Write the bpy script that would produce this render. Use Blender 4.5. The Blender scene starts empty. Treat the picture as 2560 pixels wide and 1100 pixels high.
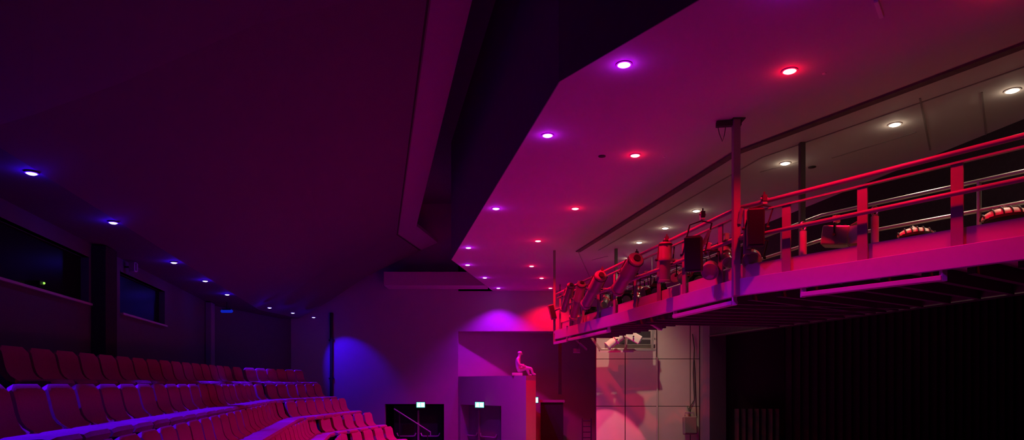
import bpy, bmesh, math, random
from mathutils import Vector, Matrix
random.seed(7)
sc = bpy.context.scene
COL = sc.collection
F, CX, HY = 1700.0, 1280.0, 960.0          # focal length in px, principal column, horizon row
V = Vector

def atY(px, py, Y):
    return V(((px-CX)*Y/F, Y, (HY-py)*Y/F))
def atZ(px, py, Z):
    return atY(px, py, F*Z/(HY-py))

# ------------------------------------------------------------------ materials
MATS = {}
def mat(name, col, rough=0.6, metal=0.0, noise=0.0, scale=6.0, bump=0.0, spec=0.5):
    if name in MATS: return MATS[name]
    m = bpy.data.materials.new(name); m.use_nodes = True
    nt = m.node_tree; b = nt.nodes['Principled BSDF']
    b.inputs['Base Color'].default_value = (*col, 1)
    b.inputs['Roughness'].default_value = rough
    b.inputs['Metallic'].default_value = metal
    b.inputs['Specular IOR Level'].default_value = spec
    tc = nt.nodes.new('ShaderNodeTexCoord')
    nz = nt.nodes.new('ShaderNodeTexNoise'); nz.inputs['Scale'].default_value = scale
    nz.inputs['Detail'].default_value = 4
    nt.links.new(tc.outputs['Object'], nz.inputs['Vector'])
    if noise:
        mx = nt.nodes.new('ShaderNodeMix'); mx.data_type = 'RGBA'
        mx.inputs['A'].default_value = (*[c*(1-noise) for c in col], 1)
        mx.inputs['B'].default_value = (*[min(1, c*(1+noise)) for c in col], 1)
        nt.links.new(nz.outputs['Fac'], mx.inputs['Factor'])
        nt.links.new(mx.outputs['Result'], b.inputs['Base Color'])
    if bump:
        bp = nt.nodes.new('ShaderNodeBump'); bp.inputs['Strength'].default_value = bump
        bp.inputs['Distance'].default_value = 0.01
        nt.links.new(nz.outputs['Fac'], bp.inputs['Height'])
        nt.links.new(bp.outputs['Normal'], b.inputs['Normal'])
    MATS[name] = m
    return m
def emit(name, col, strength):
    if name in MATS: return MATS[name]
    m = bpy.data.materials.new(name); m.use_nodes = True
    nt = m.node_tree; nt.nodes.clear()
    e = nt.nodes.new('ShaderNodeEmission'); o = nt.nodes.new('ShaderNodeOutputMaterial')
    e.inputs['Color'].default_value = (*col, 1); e.inputs['Strength'].default_value = strength
    nt.links.new(e.outputs[0], o.inputs[0])
    MATS[name] = m
    return m

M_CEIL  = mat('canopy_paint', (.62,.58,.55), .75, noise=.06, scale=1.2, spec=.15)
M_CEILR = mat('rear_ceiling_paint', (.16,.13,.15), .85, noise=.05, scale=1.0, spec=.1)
M_STRIP = mat('ceiling_edge_lit', (.34,.30,.31), .85, noise=.05, scale=1.0, spec=.1)  # lighter copy of the ceiling colour, standing in for more light at the edge
M_FASC  = mat('fascia_paint', (.24,.22,.26), .9, noise=.1, spec=.1)
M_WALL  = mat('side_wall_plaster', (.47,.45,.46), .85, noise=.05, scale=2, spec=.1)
M_CHEEK = mat('cheek_wall_red_light', (.85,.30,.32), .8, noise=.05, spec=.1)  # red tint in the colour stands in for strong red light
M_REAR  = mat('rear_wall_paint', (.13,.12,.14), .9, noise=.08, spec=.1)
M_BEIGE = mat('beige_wall_board', (.56,.50,.42), .8, noise=.07, scale=3, spec=.15)
M_SEAM  = mat('dark_seam', (.05,.04,.04), .9, spec=.1)
M_SLOT  = mat('ceiling_slot_dark', (.16,.13,.13), .9, noise=.3, scale=9, spec=.1)
M_BLACK = mat('black_cloth', (.05,.04,.05), 1.0, noise=.3, scale=20, spec=.02)
M_DRAPE = mat('charcoal_drape', (.05,.05,.055), .95, noise=.3, scale=12, spec=.05)
M_BOUNCE = mat('bounce_floor', (.85,.02,.56), .8, noise=.15, scale=4, spec=.2)
M_CARPET = mat('dark_carpet', (.09,.03,.06), .95, noise=.15, scale=20, spec=.05)
M_STAGE = mat('stage_floor', (.12,.09,.09), .7, noise=.15, scale=4, spec=.2)
M_GANT  = mat('gantry_paint', (.53,.48,.48), .5, noise=.05, spec=.35)
M_TUBE  = mat('rail_tube_paint', (.28,.25,.25), .35, noise=.04, spec=.5)
M_STEEL = mat('galvanised_tube', (.62,.60,.55), .35, metal=.75, noise=.06)
M_DECK  = mat('deck_underside', (.78,.60,.56), .85, noise=.35, scale=14, spec=.15)
M_DECKTOP = mat('deck_top', (.10,.075,.075), .9, noise=.2, spec=.1)
M_JOIST = mat('joist_dark', (.07,.06,.06), .8, noise=.1, spec=.2)
M_LAMPB = mat('lantern_black', (.028,.026,.03), .55, noise=.1, spec=.25)
M_LAMPG = mat('lantern_grey', (.42,.40,.36), .32, metal=.5, noise=.08, spec=.5)
M_LAMPR = mat('lantern_aluminium', (.24,.18,.18), .33, noise=.05, spec=.5)
M_LAMPW = mat('lantern_white_enamel', (.74,.74,.62), .5, noise=.05)
M_LENS  = mat('lantern_lens', (.25,.26,.28), .08, spec=.9)
M_GLASSL = mat('flood_glass', (.015,.012,.03), .5, spec=.08)
M_CHROME= mat('bright_hook', (.8,.78,.7), .25, metal=.9)
M_SEAT  = mat('red_seat_fabric', (.55,.03,.15), .9, noise=.12, scale=40, bump=.15, spec=.15)
M_SHELL = mat('seat_shell_dark', (.05,.04,.06), .7, noise=.1)
M_DOOR  = mat('door_leaf_paint', (.34,.32,.36), .7, noise=.06)
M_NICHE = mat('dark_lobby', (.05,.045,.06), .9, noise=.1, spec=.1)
M_RAIL  = mat('steel_handrail', (.75,.75,.77), .35, metal=.3)
M_TRIMR = mat('downlight_trim', (.7,.68,.66), .4)
M_STAT  = mat('statue_plaster', (.66,.62,.60), .55, noise=.12, scale=12)
M_GLASS = mat('booth_glass', (.01,.01,.012), .3, spec=.02)
M_SPK   = mat('speaker_grey', (.20,.17,.17), .6, noise=.1)
M_CABLE = mat('cable_black', (.03,.03,.03), .6)
M_PALE  = mat('pale_fixing', (.8,.77,.7), .5)

# ------------------------------------------------------------------ mesh builder
class MB:
    def __init__(s): s.v, s.f = [], []
    def add(s, vs, fs):
        n = len(s.v); s.v += [V(p) for p in vs]; s.f += [tuple(i+n for i in f) for f in fs]
    def box(s, c, h, ax=None):
        c = V(c); ax = ax or (V((1,0,0)), V((0,1,0)), V((0,0,1)))
        vs = [c + ax[0]*h[0]*i + ax[1]*h[1]*j + ax[2]*h[2]*k for k in (-1,1) for j in (-1,1) for i in (-1,1)]
        s.add(vs, [(0,2,3,1),(4,5,7,6),(0,1,5,4),(2,6,7,3),(0,4,6,2),(1,3,7,5)])
    def bx(s, lo, hi):
        s.box([(a+b)/2 for a,b in zip(lo,hi)], [abs(b-a)/2 for a,b in zip(lo,hi)])
    def bar(s, p, q, w, h, up=V((0,0,1))):
        p, q = V(p), V(q); d = (q-p); L = d.length; d.normalize()
        sd = d.cross(up)
        if sd.length < 1e-4: sd = d.cross(V((0,1,0)))
        sd.normalize(); u = sd.cross(d).normalized()
        s.box((p+q)/2, (L/2, w/2, h/2), (d, sd, u))
    def cyl(s, p, q, r0, r1=None, n=16, cap=True):
        p, q = V(p), V(q); r1 = r0 if r1 is None else r1
        d = (q-p).normalized(); a = d.orthogonal().normalized(); b = d.cross(a)
        vs = []
        for c, r in ((p,r0),(q,r1)):
            vs += [c + (a*math.cos(2*math.pi*i/n) + b*math.sin(2*math.pi*i/n))*r for i in range(n)]
        fs = [(i, (i+1)%n, n+(i+1)%n, n+i) for i in range(n)]
        if cap: fs += [tuple(range(n-1,-1,-1)), tuple(range(n,2*n))]
        s.add(vs, fs)
    def lathe(s, p, d, prof, n=20):
        p = V(p); d = V(d).normalized(); a = d.orthogonal().normalized(); b = d.cross(a)
        vs = []
        for t, r in prof:
            vs += [p + d*t + (a*math.cos(2*math.pi*i/n) + b*math.sin(2*math.pi*i/n))*r for i in range(n)]
        fs = []
        for k in range(len(prof)-1):
            fs += [(k*n+i, k*n+(i+1)%n, (k+1)*n+(i+1)%n, (k+1)*n+i) for i in range(n)]
        m = len(prof)
        fs += [tuple(range(n-1,-1,-1)), tuple(range((m-1)*n, m*n))]
        s.add(vs, fs)
    def tube(s, pts, r, n=10):
        pts = [V(p) for p in pts]; rings = []; prev = None
        for i, p in enumerate(pts):
            d = (pts[min(i+1,len(pts)-1)] - pts[max(i-1,0)]).normalized()
            if prev is None: a = d.orthogonal().normalized()
            else:
                a = (prev - d*prev.dot(d))
                a = a.normalized() if a.length > 1e-6 else d.orthogonal().normalized()
            prev = a; b = d.cross(a)
            rings.append([p + (a*math.cos(2*math.pi*k/n) + b*math.sin(2*math.pi*k/n))*r for k in range(n)])
        vs = [v for R in rings for v in R]; fs = []
        for i in range(len(pts)-1):
            fs += [(i*n+k, i*n+(k+1)%n, (i+1)*n+(k+1)%n, (i+1)*n+k) for k in range(n)]
        fs += [tuple(range(n-1,-1,-1)), tuple(range((len(pts)-1)*n, len(pts)*n))]
        s.add(vs, fs)
    def prism(s, poly, z0, z1):
        n = len(poly)
        vs = [V((p[0],p[1],z0)) for p in poly] + [V((p[0],p[1],z1)) for p in poly]
        fs = [(i,(i+1)%n,n+(i+1)%n,n+i) for i in range(n)] + [tuple(range(n-1,-1,-1)), tuple(range(n,2*n))]
        s.add(vs, fs)
    def wallseg(s, a, b, t, z0, z1):           # vertical slab from a to b, thickness t on its left side
        a, b = V((a[0],a[1],0)), V((b[0],b[1],0)); d = (b-a).normalized(); nrm = V((-d.y,d.x,0))*t
        s.prism([a, b, b+nrm, a+nrm], z0, z1)
    def build(s, name, m, parent=None, bevel=0, smooth=False, org=None):
        org = V(org) if org is not None else (V(parent.location) if parent else V((0,0,0)))
        if parent is not None and parent.parent is not None: org = org if org is not None else V((0,0,0))
        me = bpy.data.meshes.new(name)
        me.from_pydata([tuple(v-org) for v in s.v], [], s.f)
        bm = bmesh.new(); bm.from_mesh(me)
        bmesh.ops.recalc_face_normals(bm, faces=bm.faces[:]); bm.to_mesh(me); bm.free()
        me.materials.append(m)
        o = bpy.data.objects.new(name, me); COL.objects.link(o)
        if parent is not None: o.parent = parent
        else: o.location = org
        if bevel:
            md = o.modifiers.new('bevel', 'BEVEL'); md.width = bevel; md.segments = 2; md.limit_method = 'ANGLE'
        if smooth:
            for p in me.polygons: p.use_smooth = True
            me.set_sharp_from_angle(angle=math.radians(40))
        return o

def tag(o, label, cat, group=None, kind=None):
    o['label'] = label; o['category'] = cat
    if group: o['group'] = group
    if kind: o['kind'] = kind
    return o
def empty(name, loc, label, cat, group=None):
    o = bpy.data.objects.new(name, None); COL.objects.link(o); o.location = loc; o.empty_display_size = .1
    return tag(o, label, cat, group)
def struct(o, label=None, cat=None):
    o['kind'] = 'structure'
    if label: o['label'] = label
    if cat: o['category'] = cat
    return o
def sub(mb, name, m, part, root, **k):                 # sub-part: part sits at its root's origin
    return mb.build(name, m, part, org=root.location, **k)
ORD = ['first','second','third','fourth','fifth','sixth','seventh','eighth','ninth','tenth','eleventh','twelfth',
       'thirteenth','fourteenth','fifteenth','sixteenth','seventeenth','eighteenth','nineteenth','twentieth',
       'twenty-first','twenty-second','twenty-third','twenty-fourth','twenty-fifth','twenty-sixth']

# ------------------------------------------------------------------ plan geometry helpers
def lint(p, d, q, e):                                   # intersection of two plan lines
    den = d[0]*e[1]-d[1]*e[0]; t = ((q[0]-p[0])*e[1]-(q[1]-p[1])*e[0])/den
    return V((p[0]+d[0]*t, p[1]+d[1]*t))
def offset(path, d):                                    # miter offset, positive to the left of travel
    segs = []
    for a, b in zip(path[:-1], path[1:]):
        t = V((b[0]-a[0], b[1]-a[1])).normalized(); n = V((-t.y, t.x))
        segs.append((V((a[0],a[1]))+n*d, t))
    out = [segs[0][0]]
    for (p, t), (q, e) in zip(segs[:-1], segs[1:]): out.append(lint(p, t, q, e))
    a, b = path[-2], path[-1]; t = segs[-1][1]; n = V((-t.y,t.x))
    out.append(V((b[0],b[1]))+n*d)
    return out

# ================================================================== CEILINGS
HC = 3.4                                                # stage canopy above eye level
P1 = V((.54,7.65)); P2 = V((-1.65,18.6)); P3 = V((-.66,25.1)); P0 = P1 + V((.568,-.823))*10
purple = [P0, P1, P2, P3]
mb = MB(); mb.prism([P0,P1,P2,P3,(9.0,25.1),(12.5,14.0),(12.5,-.58)], HC, HC+.12)
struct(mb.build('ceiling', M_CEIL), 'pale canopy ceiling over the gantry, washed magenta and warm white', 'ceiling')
mb = MB()
for a, b in zip(purple[:-1], purple[1:]): mb.wallseg(a, b, .012, HC, 6.6)
struct(mb.build('trim_1', M_FASC), 'dark upright fascia above the edge of the magenta canopy', 'fascia')

MA = [V((4.15,1.6)), V((-.39,8.2)), V((-3.02,21.5)), V((-2.63,24.05))]
PROF = [(0,5.0),(.56,4.74),(2.5,3.8),(3.7,2.98),(4.4,2.56),(4.85,2.325),(6.6,2.32)]
rows_ = []
for d, z in PROF:
    o = offset(MA, d)
    t = (MA[3]-MA[2]).normalized(); e = lint(o[2], t, V((0,24.05)), V((1,0)))
    rows_.append([V((p.x,p.y,z)) for p in (o[0],o[1],o[2],e)])
mbs = [MB(), MB()]
for k in range(len(rows_)-1):
    mb = mbs[0] if k == 0 else mbs[1]
    for i in range(3):
        a,b,c,d = rows_[k][i], rows_[k][i+1], rows_[k+1][i+1], rows_[k+1][i]
        up = V((0,0,.10))
        mb.add([a,b,c,d,a+up,b+up,c+up,d+up], [(0,1,2,3),(7,6,5,4),(0,4,5,1),(1,5,6,2),(2,6,7,3),(3,7,4,0)])
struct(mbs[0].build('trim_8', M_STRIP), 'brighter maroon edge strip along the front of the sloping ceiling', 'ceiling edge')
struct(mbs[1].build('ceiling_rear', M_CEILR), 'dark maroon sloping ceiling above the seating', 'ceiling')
# joint line of the rear ceiling
mb = MB()
jl = offset(MA, .60)
jl[3] = lint(jl[2], (MA[3]-MA[2]).normalized(), V((0,24.0)), V((1,0)))
for i in range(3): mb.bar((*jl[i],4.74-.02-.004), (*jl[i+1],4.74-.02-.004), .03, .012)
struct(mb.build('trim_2', M_SEAM), 'thin dark joint line along the sloping ceiling', 'trim')
mb = MB(); mb.bx((-13,-2,6.6),(13,27,6.7))
struct(mb.build('roof', M_FASC), 'dark roof void above the ceilings', 'roof')

# slot between magenta and warm part of the canopy, panel joints
mb = MB()
slot = [(7.2,3.3),(5.12,6.8),(3.28,9.97),(1.69,17.4)]
for a, b in zip(slot[:-1], slot[1:]): mb.bar((*a,HC-.012), (*b,HC-.012), .12, .03)
struct(mb.build('trim_3', M_SLOT), 'dark slot in the canopy between its magenta and its warm part', 'trim')
mb = MB()
for pl in ([(5.6,7.1),(3.75,10.2),(2.2,17.3)],):
    for a, b in zip(pl[:-1], pl[1:]): mb.bar((*a,HC-.003), (*b,HC-.003), .025, .008)
for (pa, pb) in (((2300,245),(2325,375)),((2455,230),(2465,345)),((1900,430),(2010,400)),((1446,630),(1474,692)),((1480,650),(1520,640)),((2080,395),(2290,330))):
    a, b = atZ(*pa,HC), atZ(*pb,HC); mb.bar((a.x,a.y,HC-.003), (b.x,b.y,HC-.003), .02, .008)
struct(mb.build('trim_4', mat('joint_filler', (.36,.32,.30), .85, noise=.1, scale=9, spec=.1)), 'hairline panel joints in the warm part of the canopy', 'trim')

# ================================================================== FAR SIDE WALL with lobby openings
YF = 24.9
xp = lambda px, Y: (px-CX)*Y/F
zp = lambda py, Y: (HY-py)*Y/F
FLOORZ = -2.45
zo = zp(1010, YF)
mb = MB()
mb.bx((-9.2,YF,zo),(xp(1145,YF),YF+.25,6.6))
mb.bx((-9.2,YF,FLOORZ),(xp(962,YF),YF+.25,zo))
mb.bx((xp(1110,YF),YF,FLOORZ),(xp(1145,YF),YF+.25,zo))
mb.bx((xp(1145,YF),YF,zp(828,YF)),(4.5,YF+.2,HC))            # upper wall over the alcove
struct(mb.build('wall_far', M_WALL), 'tall far side wall washed blue and purple', 'wall')
mb = MB()
mb.wallseg((xp(1145,YF)-.05,25.14),(4.2,27.4),.2,FLOORZ,2.4)
mb.prism([(xp(1145,YF),YF+.2),(4.4,YF+.2),(4.4,27.6)], zp(828,YF)+.02, zp(828,YF)+.15)
struct(mb.build('wall_alcove', M_WALL), 'recessed alcove wall behind the lobby block', 'wall')
mb = MB()
mb.bx((xp(955,23.6),23.95,3.47),(-.88,24.9,3.95))
struct(mb.build('trim_5', M_CEIL), 'horizontal bulkhead band where the far wall meets the canopy', 'trim')
# lobby niche behind the opening
mb = MB()
x0, x1 = xp(962,YF), xp(1110,YF)
mb.bx((x0-.6,27.2,FLOORZ),(x1+.4,27.3,zo+.2)); mb.bx((x0-.7,YF+.25,FLOORZ),(x0-.6,27.2,zo+.2))
mb.bx((x1+.4,YF+.25,FLOORZ),(x1+.5,27.2,zo+.2)); mb.bx((x0-.6,YF+.25,zo+.1),(x1+.4,27.2,zo+.2))
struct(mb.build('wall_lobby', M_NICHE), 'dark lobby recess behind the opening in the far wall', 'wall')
# vertical pipe on far wall
mb = MB(); X = xp(828,24.8); mb.cyl((X,24.82,FLOORZ),(X,24.82,2.6),.055,n=12)
for z in (-1.2,.2,1.6): mb.bx((X-.09,24.80,z-.03),(X+.09,24.9,z+.03))
tag(mb.build('wall_pipe', M_SEAM, smooth=True), 'dark vertical pipe on the blue-lit end of the far wall', 'pipe')

# lobby block (vestibule) with flat top, recessed door bay and splayed right-hand cheek
VA, VB = V((xp(1144,25.0),25.0)), V((xp(1315,22.3),22.3))
dV = (VB-VA).normalized(); nV = V((-dV.y,dV.x))            # nV points into the block
def vpt(px, off=0.0): return lint(V((0,0)), V(((px-CX)/F,1)), VA+nV*off, dV)
zb = .276
d0, d1 = vpt(1151), vpt(1253); dz = zp(1013,(d0.y+d1.y)/2)
VC = V((xp(1337,23.3),23.3))
mb = MB()
for a, b, z0, z1 in ((VA,d0,FLOORZ,zb),(d0,d1,dz,zb),(d1,VB,FLOORZ,zb)):
    mb.prism([a,b,b+nV*.45,a+nV*.45], z0, z1)
mb.prism([d0+nV*.45,d1+nV*.45,d1+nV*.5,d0+nV*.5], FLOORZ, dz)
mb.prism([VA+nV*.44,VB+nV*.44,V((VC.x,25.6)),V((VA.x,25.3))], zb-.12, zb)
struct(mb.build('wall_vestibule', M_WALL), 'low flat-topped lobby block lit purple, with double doors in its face', 'wall')
mb = MB()
mb.prism([VB+V((.002,.0)), VC, VC+V((-.3,.1)), VB+nV*.45], FLOORZ, zp(951,22.6))
mb.prism([VC, V((VC.x,25.6)), V((VC.x-.2,25.6)), VC+V((-.2,0))], FLOORZ, zp(951,22.6))
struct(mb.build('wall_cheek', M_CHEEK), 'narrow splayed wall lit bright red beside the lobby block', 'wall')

def double_door(name, A, B, ztop, label, m):
    A, B = V((A[0],A[1],0)), V((B[0],B[1],0)); d = (B-A).normalized(); n = V((d.y,-d.x,0))   # n points to the house
    L = (B-A).length; mid = (A+B)/2
    r = empty(name, (mid.x,mid.y,FLOORZ), label, 'door'); r['kind'] = 'structure'
    P = lambda u, o, z: A + d*u + n*o + V((0,0,z))
    for a, b in ((0,L/2-.006),(L/2+.006,L)):
        mb = MB(); mb.box(P((a+b)/2,0,(FLOORZ+ztop)/2+.005), ((b-a)/2,.02,(ztop-FLOORZ)/2-.005), (d,n,V((0,0,1)))); mb.build('door_leaf', m, r, bevel=.004)
    mb = MB(); mb.box(P(L/2,.05,(FLOORZ+ztop)/2-.08), (.035,.028,(ztop-FLOORZ)/2-.1), (d,n,V((0,0,1)))); mb.build('meeting_post', M_GANT, r, bevel=.005)
    for a, b in ((.12,L/2-.09),(L/2+.09,L-.12)):
        z = zp(1090,mid.y); mb = MB()
        mb.tube([P(a,.06,z+.12),P(a+.04,.08,z+.02),P(a+.1,.09,z),P(b-.1,.09,z),P(b-.04,.08,z+.02),P(b,.06,z+.12)], .026, 8)
        mb.build('crash_bar', M_RAIL, r, smooth=True)
    return r
double_door('door_1', vpt(1153,.42), vpt(1251,.42), dz-.02, 'purple-lit double door in the face of the lobby block', M_DOOR)
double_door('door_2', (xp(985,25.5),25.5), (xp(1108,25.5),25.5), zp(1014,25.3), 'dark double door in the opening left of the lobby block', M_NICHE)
# third doorway right of the cheek
r = empty('door_3', (1.5,25.9,FLOORZ), 'dark doorway right of the red cheek wall', 'door'); r['kind']='structure'
mb = MB(); xa, xb = xp(1352,25.7), xp(1408,25.9); mb.bx((xa,25.84,FLOORZ),(xb,25.95,zp(1006,25.8))); mb.build('door_leaf', M_NICHE, r)
mb = MB(); mb.bx((xa-.06,25.80,zp(1006,25.8)),(xb+.05,25.95,zp(1000,25.8))); mb.build('door_head', M_WALL, r)

def exit_sign(px, py, Y, w, h, label, yaw=0):
    c = atY(px, py, Y); r = empty('exit_sign', c, label, 'exit sign', 'lit emergency exit signs')
    ax = (V((math.cos(yaw),math.sin(yaw),0)), V((-math.sin(yaw),math.cos(yaw),0)), V((0,0,1)))
    mb = MB(); mb.box(c, (w/2+.02,.03,h/2+.02), ax); mb.build('housing', M_LAMPB, r, bevel=.006)
    mb = MB(); mb.box(c-ax[1]*.032, (w/2,.003,h/2), ax); f = mb.build('sign_face', emit('exit_green', (.22,.95,.72), 1.8), r)
    mb = MB(); ctr = c-ax[1]*.038
    P = lambda u, v: ctr + ax[0]*u*w + ax[2]*v*h
    mb.box(P(.24,0), (w*.17,.002,h*.34), ax)                                  # lit doorway panel
    mb.box(P(-.18,.30), (w*.05,.002,h*.08), ax)                               # running figure: head, trunk, limbs
    mb.bar(P(-.19,.20), P(-.24,-.08), .004, .05); mb.bar(P(-.24,-.08), P(-.10,-.38), .004, .035)
    mb.bar(P(-.24,-.08), P(-.36,-.34), .004, .035); mb.bar(P(-.20,.16), P(-.05,.05), .004, .028); mb.bar(P(-.2,.16), P(-.36,.04), .004, .028)
    mb.box(P(-.22,-.02), (w*.13,.001,h*.30), ax)
    sub(mb, 'pictogram', emit('exit_white', (.80,1,.97), 4.0), f, r)
    return r
exit_sign(1052,1012,24.78,.30,.19,'lit exit sign over the dark opening left of the lobby block')
q = vpt(1200,-.05); exit_sign(1200,1012,q.y,.36,.19,'lit exit sign over the double door of the lobby block', yaw=-.5)
exit_sign(1340,1000,23.1,.13,.19,'lit exit sign seen edge-on beside the red cheek wall', yaw=.3)

# stair handrail in the dark opening
r = empty('stair_handrail', (xp(1030,24.6),24.6,FLOORZ), 'thin steel stair handrail sloping in front of the dark opening', 'handrail')
a, b = atY(985,1022,24.6), atY(1076,1080,24.6)
mb = MB(); mb.tube([a, b, b+V((0,0,-.12))], .022, 8); mb.build('rail', M_RAIL, r, smooth=True)
for q in (.15,.92):
    p = a.lerp(b,q); mb = MB(); mb.cyl((p.x,p.y,FLOORZ),p,.018,n=8); mb.build('baluster', M_SEAM, r, smooth=True)

# hanging pole on alcove
mb = MB(); p = atY(1400,850,23.2); q = atY(1400,986,23.2)
mb.box((p+q)/2, (.055,.03,(p.z-q.z)/2)); mb.cyl((p.x,p.y,p.z),(p.x,p.y,HC),.012,n=8)
tag(mb.build('hanging_pole', M_SEAM), 'slim dark pole hanging in front of the alcove below the gantry end', 'pole')

# ladder / mesh cage against the wall
r = empty('wall_ladder', atY(1466,1100,20.6), 'small dark ladder standing at the pink end of the beige wall', 'ladder')
for px in (1456,1478):
    mb = MB(); p = atY(px,1045,20.6); mb.bar((p.x,p.y,FLOORZ),p,.04,.03,V((0,1,0))); mb.build('stile', M_JOIST, r)
for k in range(11):
    mb = MB(); z = zp(1052+k*14,20.6)
    if z < FLOORZ+.1: break
    mb.cyl((xp(1456,20.6),20.6,z),(xp(1478,20.6),20.6,z),.016,n=8); mb.build('rung', M_JOIST, r, smooth=True)

# ================================================================== REAR WALL (left) with booth windows
rw = lambda Y: V((-4.6-.21*Y, Y))
def rwp(px):                                            # point of rear wall plane under pixel column
    k = (px-CX)/F; Y = 4.6/(-k-.21); return V((k*Y, Y))
CR = rwp(535)
def rear_piece(mb, a, b, z0, z1, t=.25): mb.wallseg(a, b, t, z0, z1)
W1a, W1b, W2a, W2b = rwp(-90), rwp(222), rwp(300), rwp(412)
Z0, Z1 = 1.32, 2.08
mb = MB()
A0 = rw(1.0)
rear_piece(mb, A0, CR, FLOORZ, Z0)
rear_piece(mb, A0, CR, Z1, 2.6)
for a, b in ((A0,W1a),(W1b,W2a),(W2b,CR)): rear_piece(mb, a, b, Z0, Z1)
CE = V((xp(797,24.9)-1.0, 25.0))
rear_piece(mb, CR, CE, FLOORZ, 2.6)
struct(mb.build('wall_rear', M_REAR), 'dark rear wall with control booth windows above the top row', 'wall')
dW = (W1b-W1a).normalized(); nW = V((-dW.y,dW.x))
for i, (a, b, lab) in enumerate(((W1a,W1b,'long dark control booth window above the top row'),(W2a,W2b,'small dark booth window right of the long one'))):
    mid = (a+b)/2; r = empty('window_%d'%(i+1), (mid.x,mid.y,Z0), lab, 'window'); r['kind']='structure'
    mb = MB(); mb.wallseg(a+nW*.12, b+nW*.12, .02, Z0, Z1); mb.build('pane', M_GLASS, r)
    mb = MB(); mb.wallseg(a-nW*.06, b-nW*.06, .26, Z0-.035, Z0); mb.build('sill', M_GANT, r)
    mb = MB(); mb.wallseg(a-nW*.01, b-nW*.01, .1, Z1, Z1+.03); mb.build('head_trim', M_REAR, r)
    mb = MB(); mb.wallseg(a+nW*1.6, b+nW*1.6, .05, Z0-.5, Z1+.3); mb.build('booth_back', M_BLACK, r)
# columns on rear wall
for i, (pa, pb, out, m_, lab) in enumerate(((228,258,.22,M_BLACK,'black upright between the two booth windows'),(513,531,.16,mat('column_paint',(.26,.24,.28),.85,noise=.05),'purple-lit column at the corner of the rear wall'))):
    a, b = rwp(pa), rwp(pb)
    if i == 1: b = a + (b-a)*.5
    mb = MB(); mb.wallseg(a-nW*out, b-nW*out, out-.005, FLOORZ+1.5, 2.3)
    struct(mb.build('column_%d'%(i+1), m_, bevel=.01), lab, 'column')
# tiny booth indicator + little ceiling dome + unlit fixture
p = rwp(108); c = V((p.x,p.y,0)) - V((nW.x,nW.y,0))*.005; c.z = zp(708,p.y)
r = empty('indicator_light', c, 'tiny glowing green indicator in the long booth window', 'indicator')
mb = MB(); mb.lathe(c, -V((nW.x,nW.y,0)), [(0,.016),(.012,.015),(.02,.006)], 10); mb.build('lens', emit('green_led',(.35,1,.1),1.5), r)
mb = MB(); mb.box(c+V((nW.x,nW.y,0))*.06, (.05,.05,.03)); mb.build('unit_body', M_LAMPB, r)
mb = MB(); mb.wallseg(V((c.x,c.y))-dW*.01+nW*.04, V((c.x,c.y))+dW*.01+nW*.04, .05, Z0, c.z-.02); mb.build('stand', M_LAMPB, r)
p = rwp(311); c = V((p.x,p.y,0)) - V((nW.x,nW.y,0))*.15; c.z = zp(668,c.y)
r = empty('wall_speaker', c, 'small pale purple-lit bracketed speaker above the small booth window', 'speaker')
mb = MB(); mb.box(c, (.06,.05,.09)); mb.build('cabinet', M_GANT, r, bevel=.015)
mb = MB(); mb.box(c-V((nW.x,nW.y,0))*.06, (.045,.012,.07), (V((dW.x,dW.y,0)),V((nW.x,nW.y,0)),V((0,0,1)))); mb.build('grille', M_SPK, r)
mb = MB(); mb.bar(c, c+V((nW.x,nW.y,0))*.16, .03, .03); mb.build('bracket', M_LAMPB, r)
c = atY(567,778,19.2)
r = empty('bulkhead_fixture', c, 'oblong fixture with blue light put in as glow, under the rear ceiling corner', 'lamp')
mb = MB(); mb.lathe(c-V((.17,0,0)), (1,0,0), [(0,.02),(.03,.045),(.31,.045),(.34,.02)], 14); mb.build('diffuser', emit('blue_light_glow', (.01,.03,1), .45), r, smooth=True)  # glow stands in for blue light falling on the unlit fixture
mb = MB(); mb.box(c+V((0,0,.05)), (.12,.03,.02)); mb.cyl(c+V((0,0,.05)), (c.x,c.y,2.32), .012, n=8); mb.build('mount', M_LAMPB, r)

# ================================================================== BEIGE WALL right of alcove, jamb, stage house
BA, BB = V((2.30,19.05)), V((5.30,18.95))               # left (far) end and right (near) end
dB = (BB-BA).normalized(); nB = V((-dB.y,dB.x))        # points away from the audience
if nB.y < 0: nB = -nB
def bwp(px):
    k = (px-CX)/F; return lint(V((0,0)), V((k,1)), BA, dB)
mb = MB()
cols = [bwp(1490), bwp(1563), bwp(1642), bwp(1726), bwp(1749)]
WTOP = 1.72
zs = [FLOORZ, -.62, .70, WTOP]
for a, b in zip(cols[:-1], cols[1:]):
    g = dB*.012
    for z0, z1 in zip(zs[:-1], zs[1:]):
        n2 = nB*.04
        mb.prism([a+g, b-g, b-g+n2, a+g+n2], z0+.008, z1-.008)
struct(mb.build('wall_beige', M_BEIGE), 'beige panelled wall lit warm white beside the stage opening', 'wall')
mb = MB(); a, b = cols[0], cols[-1]; mb.prism([a+nB*.041, b+nB*.041, b+nB*.2, a+nB*.2], FLOORZ, WTOP)
struct(mb.build('wall_beige_backing', M_SEAM), None, None)
mb = MB(); c = bwp(1643)-nB*.02
mb.cyl((c.x,c.y,FLOORZ),(c.x,c.y,.75),.022,n=10)
tag(mb.build('conduit', M_BEIGE, smooth=True), 'pale vertical conduit running up the beige wall', 'conduit')
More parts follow.
